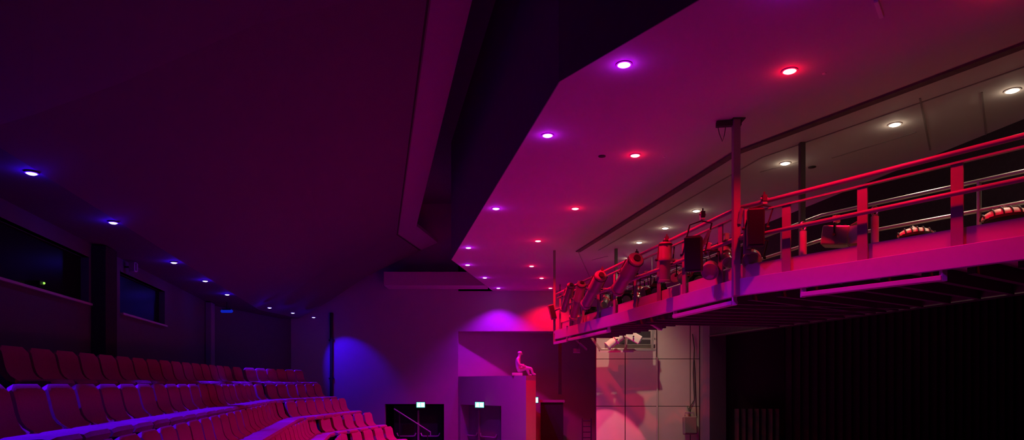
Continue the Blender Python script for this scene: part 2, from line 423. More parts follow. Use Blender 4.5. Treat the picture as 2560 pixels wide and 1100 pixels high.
# proscenium jamb and header
HS = lambda px: (lambda k: V((k*8.4/(k+.21), 8.4/(k+.21))))((px-CX)/F)
j0, j1 = HS(1757), HS(1774)
mb = MB(); mb.prism([j0, j1, j1+V((.5,.3)), j0+V((.1,.6))], FLOORZ, HC)
struct(mb.build('trim_6', M_REAR), 'narrow maroon jamb of the stage opening', 'jamb')
mb = MB()
hA, hB = HS(1774), V((8.4-.21*(-1.0), -1.0))
mb.wallseg(hB, hA, -.15, 1.165, HC)
struct(mb.build('wall_proscenium', M_BLACK), 'black header wall over the stage opening', 'wall')
mb = MB(); mb.bar((*hB,1.18), (*hA,1.18), .05, .03)
struct(mb.build('trim_7', M_JOIST), 'thin edge along the bottom of the black header', 'trim')
# stage interior
mb = MB(); mb.bx((4.9,17.6,FLOORZ),(16,17.75,4)); mb.bx((15.9,-1,FLOORZ),(16,17.7,4))
struct(mb.build('wall_stage', M_BLACK), 'black masking wall inside the stage', 'wall')
def drape(name, a, b, z0, z1, m, lab, n=60, amp=.06, waves=9):
    a, b = V((a[0],a[1],0)), V((b[0],b[1],0)); d = (b-a); nn = V((-d.y,d.x,0)).normalized(); mb = MB(); vs = []; fs = []
    for side in (0,.012):
        for i in range(n+1):
            t = i/n; p = a + d*t + nn*(amp*math.sin(t*waves*2*math.pi)*(.8+.2*math.sin(t*17)) + side)
            vs += [V((p.x,p.y,z0)), V((p.x,p.y,z1))]
    m_ = 2*(n+1)
    for i in range(n):
        fs.append((2*i,2*i+2,2*i+3,2*i+1)); fs.append((m_+2*i+1,m_+2*i+3,m_+2*i+2,m_+2*i))
        fs.append((2*i+1,2*i+3,m_+2*i+3,m_+2*i+1)); fs.append((2*i,m_+2*i,m_+2*i+2,2*i+2))
    fs += [(0,1,m_+1,m_),(2*n+1,2*n,m_+2*n,m_+2*n+1)]
    mb.add(vs, fs); return tag(mb.build(name, m, smooth=True), lab, 'curtain', 'stage curtains')
drape('stage_curtain', (xp(1833,16.9),16.9), (xp(1950,16.9),16.9), FLOORZ+.02, zp(1022,16.9), M_DRAPE, 'short charcoal curtain with folds just inside the stage opening', waves=7)
drape('stage_curtain', (xp(1960,17.2),17.2), (15.5,17.2), FLOORZ+.02, 3.6, M_BLACK, 'tall black backdrop curtain closing the dark stage', n=200, waves=40)

# wall-mounted loudspeaker with bracket and cable
c2 = bwp(1724); c = V((c2.x,c2.y,0)) - V((nB.x,nB.y,0))*.28; Ysp = c.y; c = atY(1724,1064,Ysp)
r = empty('loudspeaker', c, 'grey loudspeaker on a wall bracket beside the stage jamb', 'speaker')
ax = (V((dB.x,dB.y,0)), V((nB.x,nB.y,0)), V((0,0,1)))
tilt = Matrix.Rotation(math.radians(-8), 3, ax[0]); ax2 = (ax[0], tilt@ax[1], tilt@ax[2])
mb = MB(); mb.box(c, (.17,.13,.24), ax2); cab = mb.build('cabinet', M_SPK, r, bevel=.02)
mb = MB(); mb.box(c-ax2[1]*.135, (.15,.006,.21), ax2); mb.build('grille', mat('grille_cloth',(.16,.13,.13),.9,noise=.2,scale=60), r)
top = c+ax2[2]*.26
mb = MB(); mb.tube([top+ax[0]*-.12, top+ax[0]*-.12+V((0,0,.09)), top+ax[0]*.12+V((0,0,.09)), top+ax[0]*.12], .014, 8)
mb.bar(top+V((0,0,.10)), top+V((0,0,.14))+ax[1]*.23, .05, .03); mb.bar(top+V((0,0,.03))+ax[1]*.05, top+V((0,0,.26))+ax[1]*.21, .03, .02)
mb.build('bracket', M_CHROME, r, smooth=True)
w = bwp(1735); wz = lambda py: zp(py, w.y)
r2 = None
mb = MB(); wc = V((w.x,w.y,0))-V((nB.x,nB.y,0))*.03
mb.tube([top+V((0,0,.14))+ax[1]*.2, wc+V((0,0,wz(1000))), wc+ax[0]*-.03+V((0,0,wz(930))), wc+V((0,0,wz(870))), wc+ax[0]*-.05+V((0,0,wz(835)))], .012, 8)
mb.tube([wc+ax[0]*.06+V((0,0,wz(1040))), wc+ax[0]*.03+V((0,0,wz(980))), wc+ax[0]*.0+V((0,0,wz(900)))], .010, 8)
tag(mb.build('speaker_cable', M_CABLE, smooth=True), 'black cable running down the beige wall to the loudspeaker', 'cable')

# ================================================================== FLOOR + TIERS
RZ = [.42, 0, -.42, -.84, -1.26]
def ext(near, bend, y=-1.0):
    d = (bend-near); return near + d*((y-near.y)/d.y)
ROWS = []
for near, bend, end in (((-5.43,7.2),(-6.80,16.8),(-6.30,20.6)),
                        ((-3.80,5.29),(-6.08,16.3),(-5.66,20.3)),
                        ((-3.05,5.29),(-5.45,15.9),(-4.93,20.3)),
                        ((-3.69,10.2),(-4.96,16.8),(-4.15,20.4)),
                        ((-3.28,12.0),(-4.32,17.4),(-3.53,20.4))):
    near, bend, end = V(near), V(bend), V(end)
    ROWS.append([ext(near,bend), bend, end])
mb = MB()
mb.prism([(1.4,7.5),(5.8,7.5),(5.1,12),(4.3,16.4),(2.4,19.2),(1.9,20.6),(-.2,20.2),(-.9,17.4)], FLOORZ-.2, FLOORZ)  # unseen floor strip, coloured and shaped to bounce magenta onto the canopy
struct(mb.build('floor', M_BOUNCE), 'unseen magenta floor in front of the stage, shaped to bounce light upward', 'floor')
mb = MB()
mb.bx((-14,-3,FLOORZ-.4),(8.2,28,FLOORZ-.02))
base = [[p+V((-.22,0)) for p in R] for R in ROWS]
wallline = [V((-4.4,-1.0)), V((-8.45,19.0)), V((-6.9,21.3))]
loops = [wallline]+base[0:]
hts = [.62]+[z-.86 for z in RZ]
lo6 = [p+V((.55,0)) for p in ROWS[4]]
loops.append(lo6)
for i in range(len(loops)-1):
    a, b = loops[i], loops[i+1]
    if i == 0: hz = RZ[0]-.86
    else: hz = RZ[i-1]-.86
    mb.prism([a[0],a[1],a[2],b[2],b[1],b[0]], FLOORZ-.01, hz)
struct(mb.build('floor_stepped', M_CARPET), 'dark stepped floor under the seating', 'floor')
mb = MB(); mb.bx((8.2,-3,FLOORZ-.2),(17,19,FLOORZ))
struct(mb.build('floor_stage', M_STAGE), 'dark stage floor', 'floor')

# ================================================================== SEATS
def loft(mb, prof, w, n=9, round_=.03, bulge=.012):
    k = len(prof); cy = sum(p[0] for p in prof)/k; cz = sum(p[1] for p in prof)/k
    vs = []
    for i in range(n):
        t = -1+2*i/(n-1); x = t*w/2; e = max(0, abs(t)-.86)/.14
        s = 1-.16*e*e; dy = bulge*(t*t)
        vs += [V((x, cy+(y-cy)*s+dy, cz+(z-cz)*s - (0.012*e*e if z > cz else 0))) for y, z in prof]
    fs = []
    for i in range(n-1):
        fs += [(i*k+j, i*k+(j+1)%k, (i+1)*k+(j+1)%k, (i+1)*k+j) for j in range(k)]
    fs += [tuple(range(k-1,-1,-1)), tuple(range((n-1)*k, n*k))]
    mb.add(vs, fs)
BACKP = [(-.085,-.012),(-.065,0),(-.045,-.02),(-.02,-.13),(-.005,-.22),(.02,-.30),(.06,-.355),(.12,-.395),(.11,-.44),(.02,-.42),(-.06,-.33),(-.10,-.15),(-.11,-.03)]
CUSHP = [(.09,-.398),(.14,-.375),(.42,-.365),(.475,-.375),(.50,-.41),(.48,-.46),(.40,-.475),(.10,-.465)]
def make_seat():
    root = empty('theatre_seat', (0,0,0), 'x', 'seat', 'red theatre seats in rows')
    mb = MB(); loft(mb, BACKP, .515); b = mb.build('backrest', M_SEAT, root, smooth=True)
    mb = MB(); loft(mb, CUSHP, .50, bulge=0); mb.build('seat_cushion', M_SEAT, root, smooth=True)
    mb = MB()
    vs = [(-.09,-.34),(-.02,-.43),(.10,-.47),(.36,-.475),(.30,-.56),(.10,-.86),(-.06,-.86),(-.10,-.6)]
    for s in (-1,1):
        n = len(vs); pts = [V((s*.264-.011,y,z)) for y,z in vs]+[V((s*.264+.011,y,z)) for y,z in vs]
        m2 = MB(); m2.add(pts, [(i,(i+1)%n,n+(i+1)%n,n+i) for i in range(n)]+[tuple(range(n-1,-1,-1)),tuple(range(n,2*n))])
        m2.build('side_standard', M_SHELL, root)
    return root
seat0 = make_seat(); seat0_used = False
def put_seat(p, z, fwd, label):
    global seat0_used
    ang = math.atan2(-fwd.x, fwd.y)
    if not seat0_used: r = seat0; seat0_used = True
    else:
        r = seat0.copy(); COL.objects.link(r)
        for ch in seat0.children:
            c = ch.copy(); COL.objects.link(c); c.parent = r
    r.location = (p.x, p.y, z); r.rotation_euler = (0,0,ang); r['label'] = label
ROWN = ['top row against the rear wall','row at eye level, second from top','third row from the top','fourth row from the top','lowest row']
PITCH = .575
for k, R in enumerate(ROWS):
    z = RZ[k]; spots = []
    dA = (R[0]-R[1]).normalized(); fA = V((-dA.y, dA.x)); fA = fA if fA.x > 0 else -fA
    dBv = (R[2]-R[1]).normalized(); fB = V((-dBv.y, dBv.x)); fB = fB if fB.x > 0 else -fB
    fm = (fA+fB).normalized(); LA, LB = (R[0]-R[1]).length, (R[2]-R[1]).length
    spots.append((R[1]+fm*.05, fm))
    g = PITCH*.5+.15
    n = int((LB-g)/PITCH+.12); pb = (LB-g)/max(n,1)
    for i in range(n): spots.append((R[1]+dBv*(g+pb*(i+.5)), fB))
    s = g+PITCH/2
    while s < LA:
        spots.append((R[1]+dA*s, fA)); s += PITCH
    vis = []
    for p, f in spots:
        if p.y < 1.5: continue
        px = CX+F*p.x/p.y; py = HY-F*z/p.y
        p2 = p+dA*.3; 
        if px > -25 and py < 1112: vis.append((px, p, f))
    vis.sort(key=lambda t: t[0]); N = len(vis)
    for i, (px, p, f) in enumerate(vis):
        if i < N/2: w_ = ORD[i]+' from the left frame edge' if k in (0,1,2) else ORD[i]+' from its left end'
        else: w_ = (ORD[N-1-i]+' from its far wall end')
        rn = ['top row','eye-level row','third row from the top','fourth row from the top','lowest row'][k]
        put_seat(p, z, f, 'red seat in the %s, %s' % (rn, w_))

# ================================================================== STATUE seated on the lobby block
def skin_body(name, verts, edges, m, parent, org, root=0):
    me = bpy.data.meshes.new(name)
    me.from_pydata([tuple(V(v[:3])) for v in verts], edges, [])
    o = bpy.data.objects.new(name, me); COL.objects.link(o); o.parent = parent
    me.materials.append(m)
    md = o.modifiers.new('skin','SKIN'); md.use_smooth_shade = True
    lay = me.skin_vertices[0].data if me.skin_vertices else None
    if lay is None:
        bm = bmesh.new(); bm.from_mesh(me); bm.verts.layers.skin.verify(); bm.to_mesh(me); bm.free(); lay = me.skin_vertices[0].data
    for i, v in enumerate(verts):
        r = v[3]; lay[i].radius = (r, r) if not isinstance(r, tuple) else r
        lay[i].use_root = (i == root)
    md2 = o.modifiers.new('sub','SUBSURF'); md2.levels = 2; md2.render_levels = 2
    return o
so = atY(1296, 936, 22.95); so.z = zb
st = empty('statue', so, 'pale seated figure statue leaning forward on top of the lobby block', 'statue')
sk = 1.1
vv = [(0,0,.19,.09),(-.02,0,.33,.085),(-.01,0,.47,.095),(.02,0,.56,.045),(.035,0,.62,.045),(.055,0,.70,.066),(.08,0,.755,.05),
      # thighs, shins, feet
      (.02,-.07,.17,.075),(.24,-.09,.24,.06),(.40,-.10,.22,.048),(.44,-.10,.06,.04),(.54,-.10,.03,.03),
      (.02,.07,.17,.075),(.22,.10,.30,.06),(.30,.10,.14,.045),(.33,.10,.03,.035),(.42,.10,.02,.028),
      # arms
      (-.03,-.13,.50,.05),(.02,-.18,.34,.04),(.17,-.14,.29,.032),(.23,-.12,.28,.03),
      (-.03,.13,.50,.05),(-.05,.19,.36,.04),(.12,.16,.34,.032),(.19,.13,.34,.03)]
ee = [(0,1),(1,2),(2,3),(3,4),(4,5),(5,6),(0,7),(7,8),(8,9),(9,10),(10,11),(0,12),(12,13),(13,14),(14,15),(15,16),
      (2,17),(17,18),(18,19),(19,20),(2,21),(21,22),(22,23),(23,24)]
skin_body('figure', [(x*sk,y*sk,z*sk,r*sk) for x,y,z,r in vv], ee, M_STAT, st, so)
mb = MB(); mb.bx((so.x-.22,so.y-.24,zb),(so.x+.14,so.y+.24,zb+.10)); mb.build('plinth', M_STAT, st, bevel=.015)
def blob(mb, c, r, n=8):
    c = V(c)
    mb.lathe(c-V((0,0,r[2])), (0,0,1), [(r[2]*(1-math.cos(math.pi*i/n)), max(.002, r[0]*math.sin(math.pi*i/n))) for i in range(n+1)], 12)
mb = MB(); blob(mb, so+V((.045,0,.775)), (.075,.075,.055)); mb.build('hair', M_STAT, st, smooth=True)
mb = MB(); mb.lathe(so+V((.115,0,.735)), (1,0,-.35), [(0,.022),(.02,.016),(.035,.004)], 8); mb.build('nose', M_STAT, st, smooth=True)

# ================================================================== GANTRY
G0 = V((2.9,8.77)); dR = V((.565,-.825)).normalized(); dL = V((-.208,.978)).normalized()
GR = G0 + dR*6.0; GL = G0 + dL*8.62
front = [GR, G0, GL]                                    # travel from near right to far left; right-hand side = stage
def fo(off): return offset(front, -off)                 # off > 0 towards the stage
def gpt(px, off=0.0):
    k = (px-CX)/F; o = fo(off)
    for a, b in ((o[0],o[1]),(o[1],o[2])):
        try: p = lint(V((0,0)), V((k,1)), a, (b-a).normalized())
        except ZeroDivisionError: continue
        t = (p-a).dot((b-a).normalized())
        if -.01 <= t <= (b-a).length+.9 and p.y > 0: return p
    return p
def gp3(px, py, off=0.0):
    p = gpt(px, off); return V((p.x, p.y, (HY-py)*p.y/F))
ZB, ZT, ZM, ZR = 1.13, 1.62, 1.86, 2.27                 # beam bottom, toe top, mid rail, top rail
GAN = empty('lighting_gantry', (G0.x,G0.y,ZB), 'long magenta-lit steel lighting gantry with railings hung from the canopy', 'gantry')
def polybar(mb, pts, z, w, h):
    for a, b in zip(pts[:-1], pts[1:]): mb.bar((*a,z), (*b,z), w, h)
mb = MB(); polybar(mb, fo(0), ZB+.11, .06, .22); mb.build('edge_beam', M_GANT, GAN, bevel=.006)
mb = MB(); polybar(mb, fo(.10), ZB+.30, .012, .22); mb.build('toe_board', M_GANT, GAN)
mb = MB(); mb.tube([(*p,ZR) for p in fo(.02)], .027, 12); mb.build('top_rail', M_TUBE, GAN, smooth=True)
mb = MB(); polybar(mb, fo(.05), ZR-.095, .05, .02); mb.build('top_flat', M_TUBE, GAN)
mb = MB(); mb.tube([(*p,ZM) for p in fo(-.03)], .025, 12); mb.build('mid_rail', M_TUBE, GAN, smooth=True)
# uprights
def upright(p, d, n, w=.11):
    mb = MB(); mb.box((p.x,p.y,(ZB+.2+ZR-.08)/2), (w/2,.009,(ZR-.08-ZB-.2)/2), (V((d.x,d.y,0)),V((n.x,n.y,0)),V((0,0,1))))
    return mb.build('upright', M_TUBE, GAN)
nR = V((-dR.y,dR.x)); nR = nR if nR.x > 0 else -nR
nL = V((-dL.y,dL.x)); nL = nL if nL.x > 0 else -nL
for t in (.68,1.61,2.55,3.5,4.45,5.4): upright(G0+dR*t+nR*.05, dR, nR)
for t in (.50,1.59,2.51,3.52,4.56,5.53,6.52,7.5,8.4): upright(G0+dL*t+nL*.05, dL, nL)
# hanger posts
M_POST = mat('post_paint', (.26,.23,.23), .45, noise=.06)
M_POSTD = mat('rear_post_paint', (.12,.11,.10), .35, metal=.3)
def post(p, z0, w=.085, name='hanger_post', m_=M_POST):
    mb = MB(); mb.bx((p.x-w/2,p.y-w/2,z0),(p.x+w/2,p.y+w/2,HC)); o = mb.build(name, m_, GAN, bevel=.006)
    return o
pm = post(G0-V((.02,.03)), ZB, .09)
mb = MB(); c = V((G0.x,G0.y-.02,HC-.045)); mb.bar(c+V((.05,0,0)), c+V((-.26,.05,0)), .07, .06); mb.bx((c.x-.08,c.y-.08,HC-.012),(c.x+.08,c.y+.08,HC)); sub(mb,'head_arm', M_JOIST, pm, GAN)
mb = MB(); a = c+V((-.24,.04,-.02)); mb.tube([a, a+V((.02,0,-.10)), a+V((.06,0,-.20)), a+V((.085,0,-.12)), a+V((.10,0,-.02))], .005, 6); sub(mb,'hanging_cord', M_CABLE, pm, GAN)
pe = post(gpt(1386,0), ZB-.12, .06)
for p in (atZ(2005,357,HC), atZ(1540,622,HC)):
    post(V((p.x,p.y)), ZB+.05, .075, m_=M_POSTD)
post(G0+nR*1.45+dR*3.4, ZB+.05, .075, m_=M_POSTD)
# end frame at the far end
pE = gpt(1386,0)
mb = MB(); q = gpt(1418,0); mb.bar((pE.x,pE.y,ZB-.09),(q.x,q.y,ZB-.09),.05,.06); mb.bar((q.x,q.y,ZB-.09),(q.x,q.y,ZB+.25),.05,.06,V((0,1,0)))
mb.bar((pE.x,pE.y,ZB+.18),(q.x,q.y,ZB+.18),.04,.05); mb.build('end_frame', M_GANT, GAN)
# deck and joists: narrow walkway on the far part, wide part by the stage up to a straight rear edge
S0 = 7.7
tW = 3.9
rearW = lambda Y: V((S0-.21*Y, Y))
pw = G0+dL*tW
wr = lint(pw, nL, rearW(0), V((-.21,1)))
rr = lint(GR, nR, rearW(0), V((-.21,1)))
mb = MB(); inner = fo(.12)
mb.prism([inner[0], inner[1], pw+nL*.12, wr, V((S0+1.2,-2.0))], ZB+.10, ZB+.14)
mb.prism([pw+nL*.12, GL+nL*.12, GL+nL*1.45, pw+nL*1.45], ZB+.10, ZB+.14)
mb.build('deck', M_DECKTOP, GAN)
mb = MB()
mb.prism([inner[0], inner[1], pw+nL*.12, wr, V((S0+1.2,-2.0))], ZB+.085, ZB+.098)
mb.prism([pw+nL*.12, GL+nL*.12, GL+nL*1.45, pw+nL*1.45], ZB+.085, ZB+.098)
mb.build('deck_soffit', M_DECK, GAN)
def joist(a, b, zc=.02, h=.16):
    mb = MB(); mb.bar((*a,ZB+zc), (*b,ZB+zc), .07, h); mb.build('joist', M_JOIST, GAN)
k = 0
for i in range(13):
    p = G0+dR*(.15+.42*i); e = lint(p, nR, rearW(0), V((-.21,1)))
    if (e-p).length > 7: e = p+nR*7
    joist(p+nR*.06, e)
for i in range(19):
    p = G0+dL*(.35+.45*i)
    e = lint(p, nL, rearW(0), V((-.21,1))) if .35+.45*i < tW else p+nL*1.45
    wide = .35+.45*i < tW
    joist(p+nL*.06, e, .02 if wide else .065, .16 if wide else .05)
mb = MB(); mb.bar((*wr,ZB+.03),(*rearW(-1),ZB+.03),.06,.14); mb.build('rear_beam', M_JOIST, GAN)
# rear railing (galvanised, lit white)
rear = fo(1.45); rear[2] = GL+nL*1.45
for z, r_ in ((ZR+.05,.024),(1.98,.024),(1.70,.03)):
    mb = MB(); mb.tube([(*p,z) for p in rear], r_, 12); mb.build('rear_rail', M_STEEL, GAN, smooth=True)
mb = MB(); polybar(mb, fo(1.42), ZB+.42, .03, .05); mb.build('rear_kickrail', M_STEEL, GAN)
for t in (.9,2.2,3.5): 
    mb = MB(); p = G0+nR*1.45+dR*t; mb.cyl((*p,ZB+.14),(*p,ZR+.05),.024,n=10); mb.build('rear_stanchion', M_STEEL, GAN, smooth=True)
for t in (1.2,2.8,4.4,6.0,7.6):
    mb = MB(); p = G0+nL*1.45+dL*t; mb.cyl((*p,ZB+.14),(*p,ZR+.05),.024,n=10); mb.build('rear_stanchion', M_STEEL, GAN, smooth=True)
# lamp bar inside the walkway rail
lb = fo(.34); mb = MB(); mb.tube([(*lb[1],2.02),(*lb[2],2.02)], .024, 10); mb.build('lamp_bar', M_STEEL, GAN, smooth=True)
# battens under the front edge
for (pa, pb) in (((1425,842),(1522,826)),((1688,797),(1836,757)),((2008,732),(2358,690))):
    a = gpt(pa[0],.03); b = gpt(pb[0],.03); z = ZB-.075
    mb = MB(); mb.bar((*a,z),(*b,z),.10,.05); o = mb.build('under_batten', M_GANT, GAN, bevel=.004)
    mb = MB(); d2 = (b-a).normalized()
    for e in (a-d2*.0, b+d2*.0): mb.bar((e.x,e.y,z-.03),(e.x,e.y,ZB+.12),.05,.05,V((0,1,0)))
    sub(mb,'batten_bracket', M_PALE, o, GAN)

# ------------------------------------------------------------------ lanterns
def yoke_clamp(root, c, axis, half, rail_pt, m=M_LAMPB):
    side = axis.cross(V((0,0,1)))
    side = side.normalized() if side.length > .05 else V((1,0,0))
    up = (rail_pt-c); L = up.length; up = up.normalized() if L > .01 else V((0,0,1))
    a, b = c+side*half, c-side*half
    mb = MB(); t = c+up*max(.05,L-.06)
    mb.tube([a, a+up*max(.02,L-.06)*.9, t, b+up*max(.02,L-.06)*.9, b], .011, 6); mb.build('yoke', m, root, smooth=True)
    mb = MB(); mb.box(rail_pt, (.03,.03,.045)); mb.cyl(t, rail_pt, .012, n=8); mb.cyl(rail_pt+V((-.05,0,.03)), rail_pt+V((.05,0,.03)), .014, n=8); mb.build('clamp', M_STEEL, root, bevel=.006)
    for e in (a, b):
        mb = MB(); s_ = side if e is a else -side; mb.cyl(e, e+s_*.03, .02, n=8); mb.build('tilt_knob', M_LAMPB, root, smooth=True)
def profile_spot(A, B, r, rail_pt, m, label):
    A, B = V(A), V(B); d = (B-A); L = d.length; d.normalize(); c = A.lerp(B,.45)
    root = empty('profile_spotlight', rail_pt, label, 'stage light', 'stage lights on the gantry')
    mb = MB(); mb.lathe(A, d, [(0,r*.80),(.008,r*.93),(.02,r*.98),(L*.38,r*.98),(L*.40,r*1.08),(L*.46,r*1.08),(L*.48,r*.86)], 20); mb.build('lamp_house', m, root, smooth=True)
    mb = MB(); mb.lathe(A+d*L*.47, d, [(0,r*.84),(L*.47,r*.84),(L*.48,r*.98),(L*.53,r*.98)], 20); tb = mb.build('lens_tube', m, root, smooth=True)
    mb = MB(); mb.cyl(A+d*(L-.012), A+d*(L+.004), r*.84, n=18); sub(mb,'lens', M_LENS, tb, root)
    mb = MB(); s_ = d.cross(V((0,0,1))).normalized() if abs(d.z) < .98 else V((1,0,0)); k_ = s_.cross(d)
    mb.lathe(A+d*L*.04, d, [(0,r*1.05),(.02,r*1.05)], 20); mb.cyl(A-d*.03, A+d*.002, r*.45, n=14)
    mb.build('rear_cap', M_LAMPB, root, smooth=True)
    mb = MB(); q = A+d*L*.43
    for s2 in (s_,-s_,k_): mb.bar(q+s2*r, q+s2*(r+.05), .006, .035, d)
    mb.build('shutter_blade', M_STEEL, root)
    yoke_clamp(root, c, d, r+.03, rail_pt)
    return root
def box_lantern(c, half, axis, rail_pt, m, label, doors=True, name='fresnel_lantern', ribs=True, glass=False):
    c = V(c); d = V(axis).normalized(); s_ = d.cross(V((0,0,1)))
    s_ = s_.normalized() if s_.length > .05 else V((1,0,0)); u = s_.cross(d)
    hx, hy, hz = half                                   # half width, half depth along the axis, half height
    root = empty(name, rail_pt, label, 'stage light', 'stage lights on the gantry')
    mb = MB(); mb.box(c, (hx,hy,hz), (s_,d,u)); mb.build('housing', m, root, bevel=.018)
    if ribs:
        mb = MB()
        for t in (-.6,-.2,.2,.6): mb.box(c+u*hz*1.0-d*0+d*hy*t, (hx*.8,hy*.07,.012), (s_,d,u))
        mb.build('vent_rib', M_LAMPB, root)
    mb = MB()
    if glass: mb.box(c+d*(hy+.002), (hx*.86,.004,hz*.9), (s_,d,u)); mb.build('front_glass', M_GLASSL, root)
    else: mb.cyl(c+d*(hy-.002), c+d*(hy+.018), min(hx,hz)*.82, n=20); mb.build('lens', M_LENS, root, smooth=True)
    if doors:
        for sg, ax_, h_, w_ in ((1,s_,hz,hx),(-1,s_,hz,hx),(1,u,hx,hz),(-1,u,hx,hz)):
            oth = u if ax_ is s_ else s_
            p0 = c+d*hy+ax_*sg*w_; out = (d*.82+ax_*sg*.57).normalized(); nn = out.cross(oth).normalized()
            mb = MB(); mb.box(p0+out*w_*.55, (h_*.9,w_*.55,.003), (oth,out,nn)); mb.build('barn_door', m, root)
    yoke_clamp(root, c, d, hx+.03, rail_pt)
    return root
def par_can(c, r, L, axis, rail_pt, m, label):
    c = V(c); d = V(axis).normalized()
    root = empty('par_can', rail_pt, label, 'stage light', 'stage lights on the gantry')
    mb = MB(); mb.lathe(c-d*L*.5, d, [(0,r*.3),(L*.05,r*.55),(L*.22,r*.86),(L*.42,r),(L*.93,r),(L*.95,r*1.08),(L,r*1.08)], 22); mb.build('can', m, root, smooth=True)
    mb = MB(); mb.lathe(c+d*(L*.5-.012), d, [(0,r*.92),(.02,r*.9),(.03,r*.6)], 20); mb.build('lens', M_LENS, root, smooth=True)
    mb = MB(); mb.tube([c-d*L*.5, c-d*(L*.5+.05)+V((0,0,.03)), rail_pt+V((0,0,-.05))], .007, 6); mb.build('lead', M_CABLE, root, smooth=True)
    yoke_clamp(root, c, d, r+.025, rail_pt)
    return root
def railp(px, off=.0, z=ZR): p = gpt(px,off); return V((p.x,p.y,z))

G = gp3
# hanging on the audience side of the top rail, from the far left end
profile_spot(G(1428,712,-.10), G(1409,775,-.10), .09, railp(1425), M_LAMPR, 'slim red spotlight last before the gantry end post')
profile_spot(G(1455,708,-.12), G(1433,796,-.12), .10, railp(1450), M_LAMPR, 'purple-lit barrel spotlight second from the gantry end post')
profile_spot(G(1503,688,-.15), G(1464,762,-.15), .125, railp(1506), M_LAMPR, 'red slanting barrel spotlight between purple one and longest one')
profile_spot(G(1592,646,-.16), G(1543,726,-.16), .135, railp(1592), M_LAMPR, 'longest red slanting barrel spotlight on the far rail')
profile_spot(G(1664,606,-.15), G(1661,706,-.15), .10, railp(1668), M_LAMPR, 'red barrel spotlight hanging straight down from the rail')
box_lantern(G(1734,636,-.16), (.115,.09,.23), V((-.35,-.9,-.12)), railp(1756), M_LAMPB, 'dark tilted box flood right of the straight-hanging spotlight', doors=False, name='flood_lantern', glass=True)
mb = None
box_lantern(G(1889,570,-.13), (.10,.08,.23), V((-.25,-1,-.06)), railp(1911), M_LAMPB, 'tall dark box flood right of the main hanger post', doors=False, name='flood_lantern', glass=True)
par_can(G(1880,646,.22), .115, .26, V((-.3,-.85,-.45)), railp(1893,.02,ZM), M_LAMPG, 'grey round-faced lamp under the tall dark flood')
par_can(G(1776,672,.22), .11, .24, V((-.3,-.8,-.5)), railp(1770,.02,ZM), M_LAMPG, 'grey round-faced lamp behind the tilted dark flood')
box_lantern(G(2092,592,.45), (.13,.15,.115), V((.72,-.5,-.12)), G(2092,552,.45)+V((0,0,.02)), M_LAMPG, 'square lantern with open barn doors on the near walkway')
# inner row on the lamp bar, lit by the warm downlights
inner_px = [(1448,800),(1480,782),(1513,745),(1545,757),(1572,742),(1597,735),(1618,728),(1645,722),(1690,690),(1712,688),(1745,690),(1816,640)]
nm = ['beside the gantry end post','below the purple-lit spotlight','behind the slanting red spotlight','under the foot of the longest red spotlight',
      'just right of the longest red spotlight','in the bay right of the longest spotlight','left of the straight-hanging spotlight','behind the straight-hanging spotlight',
      'just right of the straight-hanging spotlight','left of the dark tilted flood','under the dark tilted flood','left of the main hanger post']
for i, (px, py) in enumerate(inner_px):
    c = G(px,py,.36); rp = V((c.x,c.y,1.70))
    rp = V((*gpt(px,.34),2.02))
    ax_ = V((random.uniform(-.6,-.1),-1,random.uniform(-.9,-.3)))
    c.z = min(c.z, 1.80); c.z = max(c.z, 1.58)
    if i % 3 == 0: par_can(c, .105, .26, ax_, rp, M_LAMPG, 'small grey lamp on the inner bar '+nm[i])
    elif i % 3 == 1: box_lantern(c, (.10,.12,.10), ax_, rp, M_LAMPB, 'small black lantern on the inner bar '+nm[i], doors=True)
    else: profile_spot(c-ax_.normalized()*.2, c+ax_.normalized()*.2, .08, rp, M_LAMPG, 'small grey spotlight on the inner bar '+nm[i])
# two ribbed round floods on the rear rail, near right
def ribbed(px, py, off, r, label):
    c = G(px,py,off); root = empty('ribbed_floodlight', c, label, 'floodlight', 'ribbed floodlights on the near walkway')
    d = V((-.3,-1,.1)).normalized(); s_ = d.cross(V((0,0,1))).normalized(); u = s_.cross(d)
    vs = []
    mb = MB(); n = 24
    for i in range(7):                                   # flattened dome
        a = math.pi/2*i/6; rr_ = math.cos(a)
        vs += [c + s_*r*1.25*rr_*math.cos(2*math.pi*k/n) + d*r*.7*rr_*math.sin(2*math.pi*k/n) + u*r*.62*math.sin(a) for k in range(n)]
    fs = [(i*n+k, i*n+(k+1)%n, (i+1)*n+(k+1)%n, (i+1)*n+k) for i in range(6) for k in range(n)] + [tuple(range(n-1,-1,-1))]
    mb.add(vs, fs); mb.build('reflector', M_LAMPW, root, smooth=True)
    for k in range(7):
        t = -1+2*k/6; mb = MB(); pts = []
        for j in range(9):
            a = math.pi*j/8; q = math.sqrt(max(0,1-(t*.92)**2))
            pts.append(c + s_*r*1.27*t*.95 + d*r*.74*q*math.cos(a) + u*(r*.66*q*math.sin(a)+.004))
        mb.tube(pts, .008, 6); mb.build('guard_rib', M_LAMPB, root, smooth=True)
    mb = MB(); mb.lathe(c-u*.045, u, [(0,r*.9),(.02,r*1.1),(.05,r*1.1)], 20); mb.build('base_ring', M_LAMPB, root, smooth=True)
    z2 = 1.98; p2 = gpt(px, 1.45); mb = MB(); mb.tube([c+u*r*.6, c+u*r*.75+s_*.03, V((p2.x,p2.y,1.72))], .010, 6); mb.build('hanger', M_STEEL, root, smooth=True)
ribbed(2290,590,1.18,.16,'smaller cream ribbed floodlight between the second and third uprights')
ribbed(2520,548,1.18,.20,'larger cream ribbed floodlight at the right edge of the walkway')
